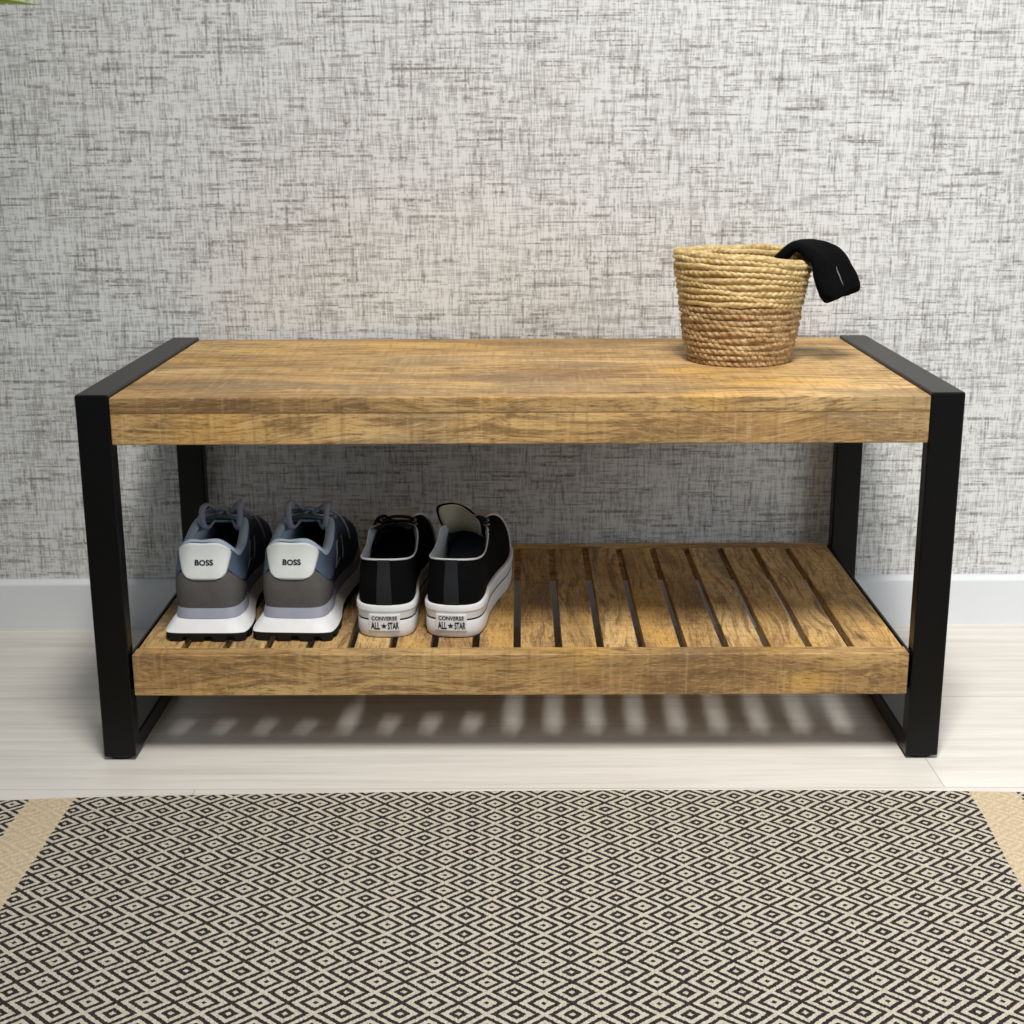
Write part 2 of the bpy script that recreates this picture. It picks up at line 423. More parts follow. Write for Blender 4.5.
boxes('shelf_rail', [(-XS, XS, 0, .0245, ZSB, ZS)], M['wood_x'], bench, .002, 3)
xs2 = .4555
boxes('shelf_rail', [(-xs2, xs2, D - .026, D - .003, ZSB, ZS)], M['wood_x'], bench, .002, 3)
cuts = [-.0035 + .04975 * k for k in range(-8, 9)]
edges = [-xs2] + [v for c in cuts for v in (c - .0043, c + .0043)] + [xs2]
random.seed(3)
for i in range(0, len(edges), 2):
    x0, x1 = edges[i], edges[i + 1]; w = x1 - x0
    o = boxes('slat', [(-w / 2, w / 2, -.2115, .2115, -.0062, .0062)], M['wood_y'], bench, .0012, 2)
    o.location = ((x0 + x1) / 2, .0245 + .2118, ZS - .0064 - random.random() * .0006)

# ------------------------------------------------------------------ basket
def basket(cx, cy, z0):
    root = empty('basket', (cx, cy, z0), 0, 'small round woven basket in pale straw over brown seagrass on the bench top', 'basket')
    NA = 360; HT = .1365; rows = 18; split = 10
    R = lambda z: .0600 + (.0822 - .0600) * min(1, max(0, z / .125)) ** .72 + .0008 * sin(z * 60)
    def sag(th, z):      # the rim gives a little where the sock hangs
        d = (th + .42 + PI) % (2 * PI) - PI
        return .0115 * math.exp(-(d / .75) ** 2) * max(0, z / HT) ** 2
    def shell(i0, i1, out):
        V, F = [], []; pr = 8; ring = 0; h = HT / rows
        for r in range(i0, i1):
            jute = r < split; zc = (r + .5) * h
            for k in range(pr + (1 if r == i1 - 1 else 0)):
                ph = PI * k / pr - PI / 2
                for a in range(NA):
                    th = 2 * PI * a / NA
                    rw = (.0011 if jute else .0008) * sin(5 * th + r * 2.1) + .0009 * sin(3 * th + r * 1.3) + .0005 * sin(11 * th + r * 4.1)
                    if jute:
                        st = abs(sin(th * 24 + r * 1.7 + ph * 1.1)) * .0022 + .0006 * sin(th * 97 + r * 5)
                        amp = .0025
                    else:
                        st = abs(sin(th * 30 + (1 if r % 2 else -1) * ph * .9 + r * 2.3)) * .0019 + .0003 * sin(th * 131 + r)
                        amp = .0033
                    zz = (r + .5 + .5 * sin(ph)) * h + rw * (1.0 if 0 < r else max(0, (ph + 1.5) / 3))
                    rr = R(zc) + rw * .5
                    b = (amp + st) * cos(ph) ** .8
                    rr = rr + b if out else rr - .0055 - b * .8
                    V.append(Vector((rr * cos(th), rr * sin(th), max(.0003, zz - sag(th, zz)))))
                ring += 1
        for q in range(ring - 1):
            for a in range(NA): F.append((q * NA + a, q * NA + (a + 1) % NA, (q + 1) * NA + (a + 1) % NA, (q + 1) * NA + a))
        return V, F, ring
    # brown lower wall, with floor
    Vo, Fo, ro = shell(0, split, True); Vi, Fi, ri = shell(0, split, False)
    V, F = merge([(Vo, Fo), (Vi, Fi)]); n0 = len(Vo)
    F.append(tuple(range(NA))); F.append(tuple(n0 + a for a in range(NA)))
    for a in range(NA):
        F.append(((ro - 1) * NA + a, (ro - 1) * NA + (a + 1) % NA, n0 + (ri - 1) * NA + (a + 1) % NA, n0 + (ri - 1) * NA + a))
    for k in range(n0, n0 + NA): V[k] = Vector((V[k].x, V[k].y, .004))
    mesh('basket_base', V, F, M['jute'], root)
    Vo, Fo, ro = shell(split, rows, True); Vi, Fi, ri = shell(split, rows, False)
    V, F = merge([(Vo, Fo), (Vi, Fi)]); n0 = len(Vo)
    for a in range(NA):
        F.append(((ro - 1) * NA + a, (ro - 1) * NA + (a + 1) % NA, n0 + (ri - 1) * NA + (a + 1) % NA, n0 + (ri - 1) * NA + a))
        F.append((a, (a + 1) % NA, n0 + (a + 1) % NA, n0 + a))
    mesh('basket_wall', V, F, M['straw'], root)
    # braided rim coil
    V, F = [], []; m = 10
    for a in range(NA):
        th = 2 * PI * a / NA
        for k in range(m):
            q = 2 * PI * k / m
            b = .0046 + .0012 * abs(sin(th * 38 + q * .5))
            rr = R(HT) + .0000 + b * cos(q) - .0012 + .0006 * sin(3 * th)
            V.append(Vector((rr * cos(th), rr * sin(th), HT + .0012 + .0012 * sin(2 * th + .6) + .0007 * sin(7 * th) + b * sin(q) * .9 - sag(th, HT))))
    for a in range(NA):
        for k in range(m): F.append((a * m + k, a * m + (k + 1) % m, ((a + 1) % NA) * m + (k + 1) % m, ((a + 1) % NA) * m + k))
    mesh('rim', V, F, M['straw'], root)
    return root
BX, BY = .2850, .2650
basket(BX, BY, ZTT)

# ------------------------------------------------------------------ folded sock over the rim
def sock():
    P = [Vector(p) for p in ((.3220, .2620, .5400), (.3250, .2600, .5600), (.3350, .2560, .5790), (.3550, .2500, .5900), (.3825, .2390, .5765), (.3940, .2315, .5530), (.4040, .2260, .5280))]
    W = [Vector(p) for p in ((.020, .060, .000), (.024, .064, .002), (.028, .070, .004), (.031, .070, -.001), (.042, .054, .012), (.048, .042, .023), (.047, .035, .022))]
    path = catmull(P, 8); wd = catmull(W, 8); m = len(path); n = 28
    V, F = [], []
    for i, p in enumerate(path):
        a, b = path[max(0, i - 1)], path[min(m - 1, i + 1)]
        d = (b - a).normalized(); w = wd[i]; wl = w.length; wn = (w - d * w.dot(d)).normalized(); nn = d.cross(wn).normalized()
        u = i / (m - 1)
        e = min(1, (1 - u) / .10); end = math.sqrt(max(0.0, 1 - (1 - e) ** 2)) if e < 1 else 1
        hw = wl * .50 * (.78 + .22 * end); th = (.0055 + .0038 * u) * (.25 + .75 * end)
        for j in range(n):
            q = 2 * PI * j / n; cq, sq = cos(q), sin(q)
            sx = math.copysign(abs(cq) ** .45, cq); sy = math.copysign(abs(sq) ** .6, sq)
            lump = 1 + .07 * sin(i * .7 + j * 1.3) + .05 * sin(i * 1.9 - j * .8)
            notch = 1 - .42 * math.exp(-((sx + .05) / .14) ** 2) * (1 if sy > 0 else .4) * max(0, (u - .55) / .45)
            V.append(p + Vector((.0030, -.0010, -.0012)) + wn * (sx * hw) + nn * (sy * th * lump * notch) + d * (.0025 * sin(j * .9)) * u)
    for i in range(m - 1):
        for j in range(n): F.append((i * n + j, i * n + (j + 1) % n, (i + 1) * n + (j + 1) % n, (i + 1) * n + j))
    F += [tuple(range(n)), tuple((m - 1) * n + j for j in range(n))]
    o = mesh('sock', V, F, M['sock'])
    tag(o, 'folded black knit sock hanging over the rim of the woven basket', 'sock')
    sub = o.modifiers.new('s', 'SUBSURF'); sub.levels = sub.render_levels = 1
    # short grey stitch mark near the toe
    dgv = [V[(m - 12 + k) * n + 7] for k in range(8)]
    cen = [sum((V[i * n + j] for j in range(n)), Vector()) / n for i in range(m - 12, m - 4)]
    up = [(a - c).normalized() for a, c in zip(dgv, cen)]
    path2 = [a + u * .0006 for a, u in zip(dgv, up)]
    V2, F2 = tube(path2, .0012, .0008, 6, taper=lambda u: .3 + sin(u * PI) * .8)
    mesh('stitch', V2, F2, M['thread'], o)
sock()

# ------------------------------------------------------------------ shoes
class Shoe:
    """plan outline + opening loop -> a skin S(t, s): t round the shoe from the heel centre, s from sole to opening"""
    N = 240
    def __init__(s, right, left, toe, opening_r, opening_l, L, base_in, base_z, spring, h1, bulge, toe_up=.006, round2=None):
        s.toe_up = toe_up
        P = [Vector((0, 0, 0))] + [Vector((x, y, 0)) for x, y in right] + [Vector(toe + (0,))] + [Vector((-x, y, 0)) for x, y in reversed(left)]
        dense = catmull(P, 40, True); acc = [0]
        for i in range(len(dense)): acc.append(acc[-1] + (dense[(i + 1) % len(dense)] - dense[i]).length)
        s.per = acc[-1]; s.L = L; s.ring = []; j = 0
        for k in range(s.N):
            d = s.per * k / s.N
            while acc[j + 1] < d: j += 1
            u = (d - acc[j]) / (acc[j + 1] - acc[j]); s.ring.append(dense[j].lerp(dense[(j + 1) % len(dense)], u))
        norm = lambda R: [Vector(((R[(k + 2) % len(R)] - R[k - 2]).y, -(R[(k + 2) % len(R)] - R[k - 2]).x, 0)).normalized() for k in range(len(R))]
        s.nor = norm(s.ring); s.ring2, s.nor2 = s.ring, s.nor
        if round2:
            o2 = Shoe(round2[0], round2[1], toe, opening_r, opening_l, L, base_in, base_z, spring, h1, bulge)
            s.ring2 = [q + Vector((0, round2[2] * max(0, 1 - q.y / (.3 * L)), 0)) for q in o2.ring]; s.nor2 = norm(s.ring2)
        loop = [(t, Vector((x, y, z))) for t, x, y, z in opening_r] + [(1 - t, Vector((-x, y, z))) for t, x, y, z in reversed(opening_l)]
        s.loop = loop; s.base_in, s.base_z, s.spring, s.h1, s.bulge = base_in, base_z, spring, h1, bulge
    def out(s, t, b=0.0):
        f = (t % 1) * s.N; k = int(f); u = f - k; k1 = (k + 1) % s.N; k %= s.N
        p, n = s.ring[k].lerp(s.ring[k1], u), s.nor[k].lerp(s.nor[k1], u)
        if b: p = p.lerp(s.ring2[k].lerp(s.ring2[k1], u), b); n = n.lerp(s.nor2[k].lerp(s.nor2[k1], u), b)
        return p, n.normalized()
    def lift(s, y):
        q = max(0, (y / s.L - .55) / .45); return s.spring * q * q
    def sole(s, t, z, inset, b=0.0):
        p, n = s.out(t, b); q = p - n * inset
        return Vector((q.x, q.y, z + s.lift(p.y)))
    def opening(s, t):
        t %= 1; lp = s.loop; m = len(lp)
        for i in range(m):
            t0 = lp[i][0]; t1 = lp[(i + 1) % m][0] + (1 if i == m - 1 else 0)
            tt = t if t >= lp[0][0] else t + 1
            if t0 <= tt <= t1:
                u = (tt - t0) / (t1 - t0)
                a, b, c, d = lp[(i - 1) % m][1], lp[i][1], lp[(i + 1) % m][1], lp[(i + 2) % m][1]
                m1, m2 = (c - a) * .5, (d - b) * .5
                return (2 * u ** 3 - 3 * u * u + 1) * b + (u ** 3 - 2 * u * u + u) * m1 + (-2 * u ** 3 + 3 * u * u) * c + (u ** 3 - u * u) * m2
    def S(s, t, v):
        p, n = s.out(t, 1.0); P = s.sole(t, s.base_z(p.y), s.base_in, 1.0); O = s.opening(t)
        w = min(1, max(0, (p.y / s.L - .50) / .28)); w = w * w * (3 - 2 * w)
        h = (O.z - P.z)
        A = P + Vector((0, 0, h * (.45 + .10 * w))) + n * (s.bulge * (1 - w) + .003 * w)
        dirn = (P - O); dirn.z = 0; fl = dirn.length
        B = O + Vector((0, 0, -h * .35)) * (1 - w) + n * (.002 * (1 - w)) + (dirn * .55 + Vector((0, 0, s.toe_up))) * w
        a = 1 - v
        return P * a ** 3 + A * (3 * a * a * v) + B * (3 * a * v * v) + O * v ** 3
    def Nn(s, t, v):
        e = .004; v0, v1 = max(0, v - .02), min(1, v + .02)
        du = s.S(t + e, v) - s.S(t - e, v); dv = s.S(t, v1) - s.S(t, v0)
        return du.cross(dv).normalized()
    # ---- part builders
    def rings(s, rows, name, mat, parent, cap=True, nt=None, zmod=None, angle=.6):
        n = nt or s.N; V, F = [], []
        for r, row in enumerate(rows):
            z, ins = row[:2]; b = row[2] if len(row) > 2 else 0.0
            for k in range(n):
                t = k / n; zz = z(s.out(t)[0].y) if callable(z) else z
                if zmod: zz += zmod(r, k)
                V.append(s.sole(t, zz, ins, b))
        for r in range(len(rows) - 1):
            for k in range(n): F.append((r * n + k, r * n + (k + 1) % n, (r + 1) * n + (k + 1) % n, (r + 1) * n + k))
        if cap: F += [tuple(range(n)), tuple((len(rows) - 1) * n + k for k in range(n))]
        return mesh(name, V, F, mat, parent, True, angle=angle)
    def grid(s, ts, vs, off, close=True, thick=.0012):
        """patch over the skin; ts list, vs(t) -> list of v; raised by off, edges turned down to the skin"""
        V, F = [], []; cols = [vs(t) for t in ts]; m = len(cols[0])
        for t, c in zip(ts, cols):
            for v in c: V.append(s.S(t, v) + s.Nn(t, v) * off)
        nv = len(V)
        for t, c in zip(ts, cols):
            for v in c: V.append(s.S(t, v) - s.Nn(t, v) * .0006)
        q = lambda i, j: i * m + j
        for i in range(len(ts) - 1):
            for j in range(m - 1):
                F.append((q(i, j), q(i + 1, j), q(i + 1, j + 1), q(i, j + 1)))
                F.append((nv + q(i, j), nv + q(i, j + 1), nv + q(i + 1, j + 1), nv + q(i + 1, j)))
            for j in (0, m - 1): F.append((q(i, j), q(i + 1, j), nv + q(i + 1, j), nv + q(i, j)))
        for j in range(m - 1):
            for i in (0, len(ts) - 1): F.append((q(i, j), q(i, j + 1), nv + q(i, j + 1), nv + q(i, j)))
        return V, F
    def upper(s, mat, parent, nv=14):
        n = s.N // 2; V, F = [], []
        vs = [k / nv for k in range(nv + 1)]
        for v in vs:
            for k in range(n): V.append(s.S(k / n, v))
        for r in range(nv):
            for k in range(n): F.append((r * n + k, r * n + (k + 1) % n, (r + 1) * n + (k + 1) % n, (r + 1) * n + k))
        return mesh('upper', V, F, mat, parent)
    def lining(s, mat, parent, th, zfoot, name='lining'):
        n = s.N // 2; V, F = [], []; nv = 8
        for r in range(nv + 1):
            u = r / nv; v = 1 - u * .82
            for k in range(n):
                t = k / n; p = s.S(t, v); nn = s.Nn(t, v)
                d = th * min(1, math.sqrt(u * 6 + .0)) + .0004
                V.append(p - nn * d + Vector((0, 0, .0008 * (1 - u))))
        for r in range(nv):
            for k in range(n): F.append((r * n + k, r * n + (k + 1) % n, (r + 1) * n + (k + 1) % n, (r + 1) * n + k))
        return mesh(name, V, F, mat, parent)
    def edge_tube(s, ts, r, rb, mat, parent, name, dv=1.0, off=0.0, closed=False, inward=0.0):
        path = [s.S(t, dv) + s.Nn(t, dv) * (off - inward) for t in ts]
        V, F = tube(path, r, rb, 8, closed=closed)
        return V, F
    def wrap(s, V, F, t0, v0, h, off):
        """bend flat text (height h) on to the skin around (t0, v0)"""
        e = .01
        du = (s.S(t0 + e, v0) - s.S(t0 - e, v0)).length / (2 * e); dv = (s.S(t0, v0 + e) - s.S(t0, v0 - e)).length / (2 * e)
        return [s.S(t0 + p.x * h / du, v0 + p.y * h / dv) + s.Nn(t0 + p.x * h / du, v0 + p.y * h / dv) * off for p in V], F

def lin_sp(a, b, n): return [a + (b - a) * i / (n - 1) for i in range(n)]

def solidify(o, th, off=-1):
    m = o.modifiers.new('solid', 'SOLIDIFY'); m.thickness = th; m.offset = off; return o

def lace_loop(pts, ra, rb, up=(0, 0, 1)):
    return tube(catmull([Vector(p) for p in pts], 10), ra, rb, 8, up)

def runner(loc, rz, foot, label):
    """grey running shoe, foot 'R' or 'L'"""
    root = empty('running_shoe', loc, rz, label, 'shoe', 'grey running shoes on the slatted shelf')
    L = .335
    lat = [(.040, .0015), (.0500, .013), (.0512, .055), (.0450, .110), (.0465, .165), (.0530, .225), (.0505, .275), (.0330, .318)]
    med = [(.040, .0015), (.0500, .013), (.0505, .055), (.0410, .115), (.0400, .165), (.0460, .225), (.0470, .275), (.0320, .318)]
    ol = [(0.0, 0.0, .020, .1185), (.035, .0190, .0215, .1180), (.065, .0320, .0310, .1060), (.10, .0360, .0480, .0960), (.145, .0375, .0780, .1000), (.20, .0350, .1120, .1120), (.245, .0290, .1380, .1175), (.30, .0245, .1720, .1080), (.37, .0205, .2080, .0950), (.44, .0130, .2350, .0860), (.5, 0.0, .2430, .0835)]
    R_, L_ = (lat, med) if foot == 'R' else (med, lat)
    toe = (-.006 if foot == 'R' else .006, L)
    zt = lambda y: .0395 - .012 * max(0, y / L - .25)
    hr = [(.0300, .0030), (.0455, .0190), (.0500, .058)]
    RL = (hr + lat[3:], hr + med[3:]); RL = RL if foot == 'R' else RL[::-1]
    sh = Shoe(R_, L_, toe, ol, ol[1:-1], L, .0124, lambda y: zt(y) - .004, .026, .05, .006, .006, (RL[0], RL[1], .0030))
    fl = lambda k: (lambda t: k)
    s_ok = lambda k: True
    # outsole with lugs, white flared midsole, lilac band
    NT_ = 240
    sh.rings([(0, .006), (0, .0012), (.0030, .0), (.0105, .0), (.0112, .003)], 'outsole', M['rubber'], root, True, NT_,
             lambda r, k: (.0062 if (k % 8) in (0, 1, 2) and r < 3 and s_ok(k) else 0))
    sh.rings([(.0095, .0014), (.0115, .0), (.0145, .0018, .22), (.0185, .0040, .52), (lambda y: zt(y) * .64, .0082, 1), (lambda y: zt(y) * .655, .0105, 1)], 'midsole', M['foam'], root)
    sh.rings([(lambda y: zt(y) * .62, .0094, 1), (lambda y: zt(y) * .66, .0078, 1), (lambda y: zt(y) * .85, .0094, 1), (lambda y: zt(y) * .99, .0108, 1), (lambda y: zt(y), .0132, 1)], 'midsole_band', M['lilac'], root)
    # upper, overlays
    up = sh.upper(M['navy'], root)
    T = .150
    def cv(t):
        a = abs(t) / T
        top = .56 if a < .36 else .56 - .16 * min(1, (a - .36) / .3) if a < .66 else .40 - .36 * ((a - .66) / .34) ** 1.3
        return [top * k / 9 for k in range(10)]
    V, F = sh.grid(lin_sp(-T, T, 61), cv, .0014)
    mesh('heel_counter', V, F, M['suede'], root, True, angle=1.0)
    # white tab: wide on top, narrow rounded bottom
    lo, hi = .425, 1.0
    V, F = [], []
    nu, nvv = 28, 16
    def tabpt(i, j, off):
        v = lo + (hi - lo) * j / nvv; u = i / nu * 2 - 1; q = j / nvv
        hw = .0370 + .0255 * q
        c = .28
        if q < c: hw -= .016 * (1 - math.sqrt(max(0, 1 - ((c - q) / c) ** 2)))
        if q > .86: hw -= .006 * (1 - math.sqrt(max(0, 1 - ((q - .86) / .14) ** 2)))
        t = u * hw
        return sh.S(t, v) + sh.Nn(t, v) * off
    for off in (.0030, .0005):
        for j in range(nvv + 1):
            for i in range(nu + 1):
                ed = min(i, nu - i, j + 1)
                V.append(tabpt(i, j, off if ed > 0 or off < .001 else off * .55))
    q = lambda l, i, j: l * (nu + 1) * (nvv + 1) + j * (nu + 1) + i
    for j in range(nvv):
        for i in range(nu):
            F.append((q(0, i, j), q(0, i + 1, j), q(0, i + 1, j + 1), q(0, i, j + 1)))
            F.append((q(1, i, j), q(1, i, j + 1), q(1, i + 1, j + 1), q(1, i + 1, j)))
        for i in (0, nu): F.append((q(0, i, j), q(0, i, j + 1), q(1, i, j + 1), q(1, i, j)))
    for i in range(nu):
        for j in (0, nvv): F.append((q(0, i, j), q(0, i + 1, j), q(1, i + 1, j), q(1, i, j)))
    tab = mesh('heel_tab', V, F, M['tab'], root)
    V, F, w, h = text_mesh('BOSS', .03, 1.05)
    V, F = sh.wrap(V, F, .0015, .705, .0070 / h, .0036)
    mesh('lettering', V, F, M['ink'], tab, False)
    # padded collar: slate outer panel beside the tab + rolled lining edge
    for s in (-1, 1):
        a, b = .046, .205
        def vv(t, s=s):
            u = (abs(t) - a) / (b - a)
            d = .55 * sin(PI * min(1, max(.0, u * .80 + .20))) ** .7
            return [1 - d + d * k / 6 for k in range(7)]
        ts = lin_sp(s * a, s * b, 30)
        V, F = sh.grid(ts, vv, .0016)
        mesh('collar_panel', V, F, M['slate'], root, True, angle=1.0)
        # eyestay band along the throat
        ts = lin_sp(s * .215, s * .455, 36)
        V, F = sh.grid(ts, lambda t: [.70 + .30 * k / 5 for k in range(6)], .0016)
        es = mesh('eyestay', V, F, M['slate'], root, True, angle=1.0)
        # side panel lines (pale print) low on the quarter
        ps = []
        for (ta, va, tb, vb) in ((.185, .30, .215, .62), (.215, .62, .245, .60), (.185, .30, .235, .30), (.255, .25, .29, .60)):
            path = [sh.S(s * (ta + (tb - ta) * k / 8), va + (vb - va) * k / 8) + sh.Nn(s * (ta + (tb - ta) * k / 8), va + (vb - va) * k / 8) * .0004 for k in range(9)]
            ps.append(tube(path, .0009, .0006, 6))
        V, F = merge(ps); mesh('side_print', V, F, M['outline'], root)
    # toe overlay
    V, F = sh.grid(lin_sp(.385, .615, 50), lambda t: [.02 + (.42 - .16 * abs(t - .5) / .115) * k / 7 for k in range(8)], .0012)
    mesh('toe_guard', V, F, M['suede'], root, True, angle=1.0)
    sh.lining(M['steelblue'], root, .0085, .04)
    n = 120
    path = [sh.opening(k / n) + Vector((0, 0, .0008)) - sh.Nn(k / n, 1.0) * .0038 for k in range(n) if k / n < .25 or k / n > .75]
    path = path[len(path) // 2:] + path[:len(path) // 2]
    V, F = tube(path, .0058, .0052, 8, taper=lambda u: .45 + .55 * min(1, abs(u - .5) / .16)); mesh('collar_roll', V, F, M['steelblue'], root)
    sh.rings([(zt(0) + .006, .0225, 1), (zt(0) + .0075, .0240, 1)], 'insole', M['insole'], root)
    # tongue
    tp = catmull([Vector(p) for p in ((0, .245, .0835), (0, .205, .094), (0, .165, .106), (0, .138, .116), (0, .122, .125))], 6)
    V, F = [], []
    for p in tp:
        k = (p.y - .118) / .127
        hw = .024 - .008 * k
        for j in range(13):
            u = j / 6 - 1; V.append(p + Vector((u * hw, .010 * u * u * (1 - k), -.007 * u * u)))
    for i in range(len(tp) - 1):
        for j in range(12): F.append((i * 13 + j, i * 13 + j + 1, i * 13 + j + 14, i * 13 + j + 13))
    solidify(mesh('tongue', V, F, M['tongue'], root), .005, 0)
    # laces: five crossings, a bow with two standing loops and two ends
    ps = []
    for k in range(5):
        y0, y1 = .150 + .018 * k, .163 + .018 * k
        z0, z1 = .119 - .0076 * k, .115 - .0074 * k
        w0 = .0275 - .0015 * k
        for s in (-1, 1):
            ps.append(lace_loop([(s * w0, y0, z0 + .000), (s * w0 * .5, (y0 * 2 + y1) / 3, z0 + .005), (-s * w0 * .5, (y0 + 2 * y1) / 3, z1 + .006), (-s * w0, y1, z1 + .001)], .0032, .0014))
    c = Vector((0, .143, .134))
    j = .002 if foot == 'R' else -.003
    for s, hgt, fw in ((-1, .021 + j, .002), (1, .022 - j, .0)):
        e = .78 if s < 0 else 1.04
        ps.append(lace_loop([(0, .146, .1245), (s * .012 * e, .139, .1300), (s * .0205 * e, .129, .130 + hgt * .45), (s * .0255 * e, .117, .120 + hgt), (s * .0265 * e, .109, .119 + hgt * .65), (s * .0245 * e, .108, .117), (s * .0200 * e, .114, .1110), (s * .0150 * e, .126, .1140), (s * .007, .139, .1220), (0, .146, .1255)], .0038, .0018))
        ps.append(lace_loop([(0, .146, .126), (s * .016, .150, .127), (s * .034, .158, .117), (s * .043, .165, .098), (s * .045, .172, .082)], .0026, .0013))
    kn = lace_loop([(-.007, .147, .125), (-.003, .140, .1295), (.003, .140, .1295), (.007, .147, .125)], .0045, .003); ps.append(kn)
    V, F = merge(ps); mesh('laces', V, F, M['lace'], root)
    return root

def plimsoll(loc, rz, foot, label, raised):
    """black low canvas shoe with thick white rubber sole"""
    root = empty('canvas_shoe', loc, rz, label, 'shoe', 'black canvas shoes on the slatted shelf')
    L = .305
    lat = [(.0200, .003), (.0330, .016), (.0372, .045), (.0360, .090), (.0400, .140), (.0475, .195), (.0460, .240), (.0300, .287)]
    med = [(.0200, .003), (.0330, .016), (.0362, .045), (.0330, .090), (.0335, .140), (.0410, .195), (.0430, .240), (.0300, .287)]
    ol = [(0.0, 0.0, .0075, .0970), (.045, .0225, .0125, .0965), (.085, .0305, .0330, .0930), (.14, .0325, .0640, .0900), (.19, .0320, .0900, .0920), (.225, .0315, .1060, .1000), (.245, .0300, .1120, .1060), (.275, .0270, .1260, .1055), (.34, .0200, .1620, .0980), (.42, .0120, .1930, .0910), (.5, 0.0, .2080, .0880)]
    R_, L_ = (lat, med) if foot == 'R' else (med, lat)
    toe = (-.004 if foot == 'R' else .004, L)
    ZS_ = .0415
    sh = Shoe(R_, L_, toe, ol, ol[1:-1], L, .0030, lambda y: ZS_ - .003, .014, .05, .003, .024)
    sh.rings([(0, .0055), (.0006, .0030), (.0030, .0010), (.010, .0), (.0205, .0002), (.0222, .0010), (.0226, .0022)], 'outsole', M['whiterub'], root)
    sh.rings([(.0215, .0030), (.0222, .0008), (.0243, .0008), (.0250, .0030)], 'stripe', M['ink'], root)
    sh.rings([(.0239, .0022), (.0243, .0008), (.0310, -.0002), (.0335, -.0006), (.0345, -.0014), (.0390, -.0014), (.0408, -.0006), (.0415, .0012), (.0412, .0050)], 'foxing', M['whiterub'], root)
    # heel plate with lettering
    V, F = [], []
    hw, z0, z1 = .0185, .0105, .0300
    for off in (-.0022, .001):
        for jz in range(9):
            for i in range(21):
                t = (i / 10 - 1) * hw / sh.per; V.append(sh.sole(t, z0 + (z1 - z0) * jz / 8, off))
    q = lambda l, i, j: l * 189 + j * 21 + i
    for j in range(8):
        for i in range(20):
            F += [(q(0, i, j), q(0, i + 1, j), q(0, i + 1, j + 1), q(0, i, j + 1)), (q(1, i, j), q(1, i, j + 1), q(1, i + 1, j + 1), q(1, i + 1, j))]
        for i in (0, 20): F.append((q(0, i, j), q(0, i, j + 1), q(1, i, j + 1), q(1, i, j)))
    for i in range(20):
        for j in (0, 8): F.append((q(0, i, j), q(0, i + 1, j), q(1, i + 1, j), q(1, i, j)))
    plate = mesh('heel_plate', V, F, M['whiterub'], root, True, angle=.8)
    ps = []
    def put(V, F, sc, cx, cz, sxx=1.0):
        ps.append(([sh.sole((cx + p.x * sc * sxx) / sh.per, cz + p.y * sc, -.0027) for p in V], F))
    V, F, w, h = text_mesh('CONVERSE', .02, 1.0); put(V, F, .0050 / h, 0, .0262, .0300 / (w * .0050 / h))
    V, F, w, h = text_mesh('ALL', .03, 1.0); put(V, F, .0092 / h, -.0105, .0168, .0108 / (w * .0092 / h))
    V, F, w, h = text_mesh('STAR', .03, 1.0); put(V, F, .0092 / h, .0105, .0168, .0128 / (w * .0092 / h))
    st = [Vector(((.5 if k % 2 == 0 else .2) * sin(k * PI / 5), (.5 if k % 2 == 0 else .2) * cos(k * PI / 5), 0)) for k in range(10)]
    put([Vector((0, 0, 0))] + st, [(0, 1 + k, 1 + (k + 1) % 10) for k in range(10)], .0078, -.0005, .0166)
    V, F = merge(ps); mesh('lettering', V, F, M['ink'], plate, False)
    sh.upper(M['canvas'], root)
    # back stay
    V, F = sh.grid(lin_sp(-.0135, .0135, 15), lambda t: [k / 14 for k in range(15)], .0013)
    mesh('back_stay', V, F, M['stay'], root, True, angle=1.0)
    # toe cap
    V, F = sh.grid(lin_sp(.385, .615, 50), lambda t: [.0 + (.97 - .42 * (abs(t - .5) / .115) ** 4) * k / 9 for k in range(10)], .0022)
    mesh('toe_cap', V, F, M['cap'], root, True, angle=1.0)
    sh.lining(M['linen'], root, .0034, .04)
    n = 160
    path = [sh.opening(k / n) + Vector((0, 0, .0003)) for k in range(n) if k / n < .44 or k / n > .56]
    h0 = sum(1 for k in range(n) if k / n < .44); path = path[h0:] + path[:h0]
    V, F = tube(path, .0010, .0013, 8); mesh('binding', V, F, M['bind'], root)
    sh.rings([(ZS_ + .0045, .0075), (ZS_ + .006, .0090)], 'insole', M['insole'] if not raised else M['linen'], root)
    # tongue
    if raised: TP = ((0, .205, .0860), (0, .178, .0900), (-.002, .155, .0960), (-.004, .134, .1120), (-.007, .120, .1390))
    else: TP = ((0, .205, .0860), (0, .170, .0960), (0, .135, .1070), (0, .112, .1130), (.002, .100, .1150))
    tp = catmull([Vector(p) for p in TP], 6); V, F = [], []
    for i, p in enumerate(tp):
        k = 1 - i / (len(tp) - 1); hw = (.0300 - .007 * k if raised else .0265 - .011 * k)
        if i >= len(tp) - 5: hw *= (1, 1, .98, .93, .80) [i - len(tp) + 5] if raised else (1, .985, .94, .86, .70)[i - len(tp) + 5]
        for j in range(13):
            u = j / 6 - 1; V.append(p + Vector((u * hw, -.012 * u * u * (1 - k) if raised else .004 * u * u, -.006 * u * u - (.007 * (u + .35) * (1 - k) if raised else 0))))
    for i in range(len(tp) - 1):
        for j in range(12): F.append((i * 13 + j, i * 13 + j + 1, i * 13 + j + 14, i * 13 + j + 13))
    tg = mesh('tongue', V, F, M['canvas'], root); solidify(tg, .0022, 0)
    V2 = [Vector(v) for v in V]
    nr = len(tp); NV = []
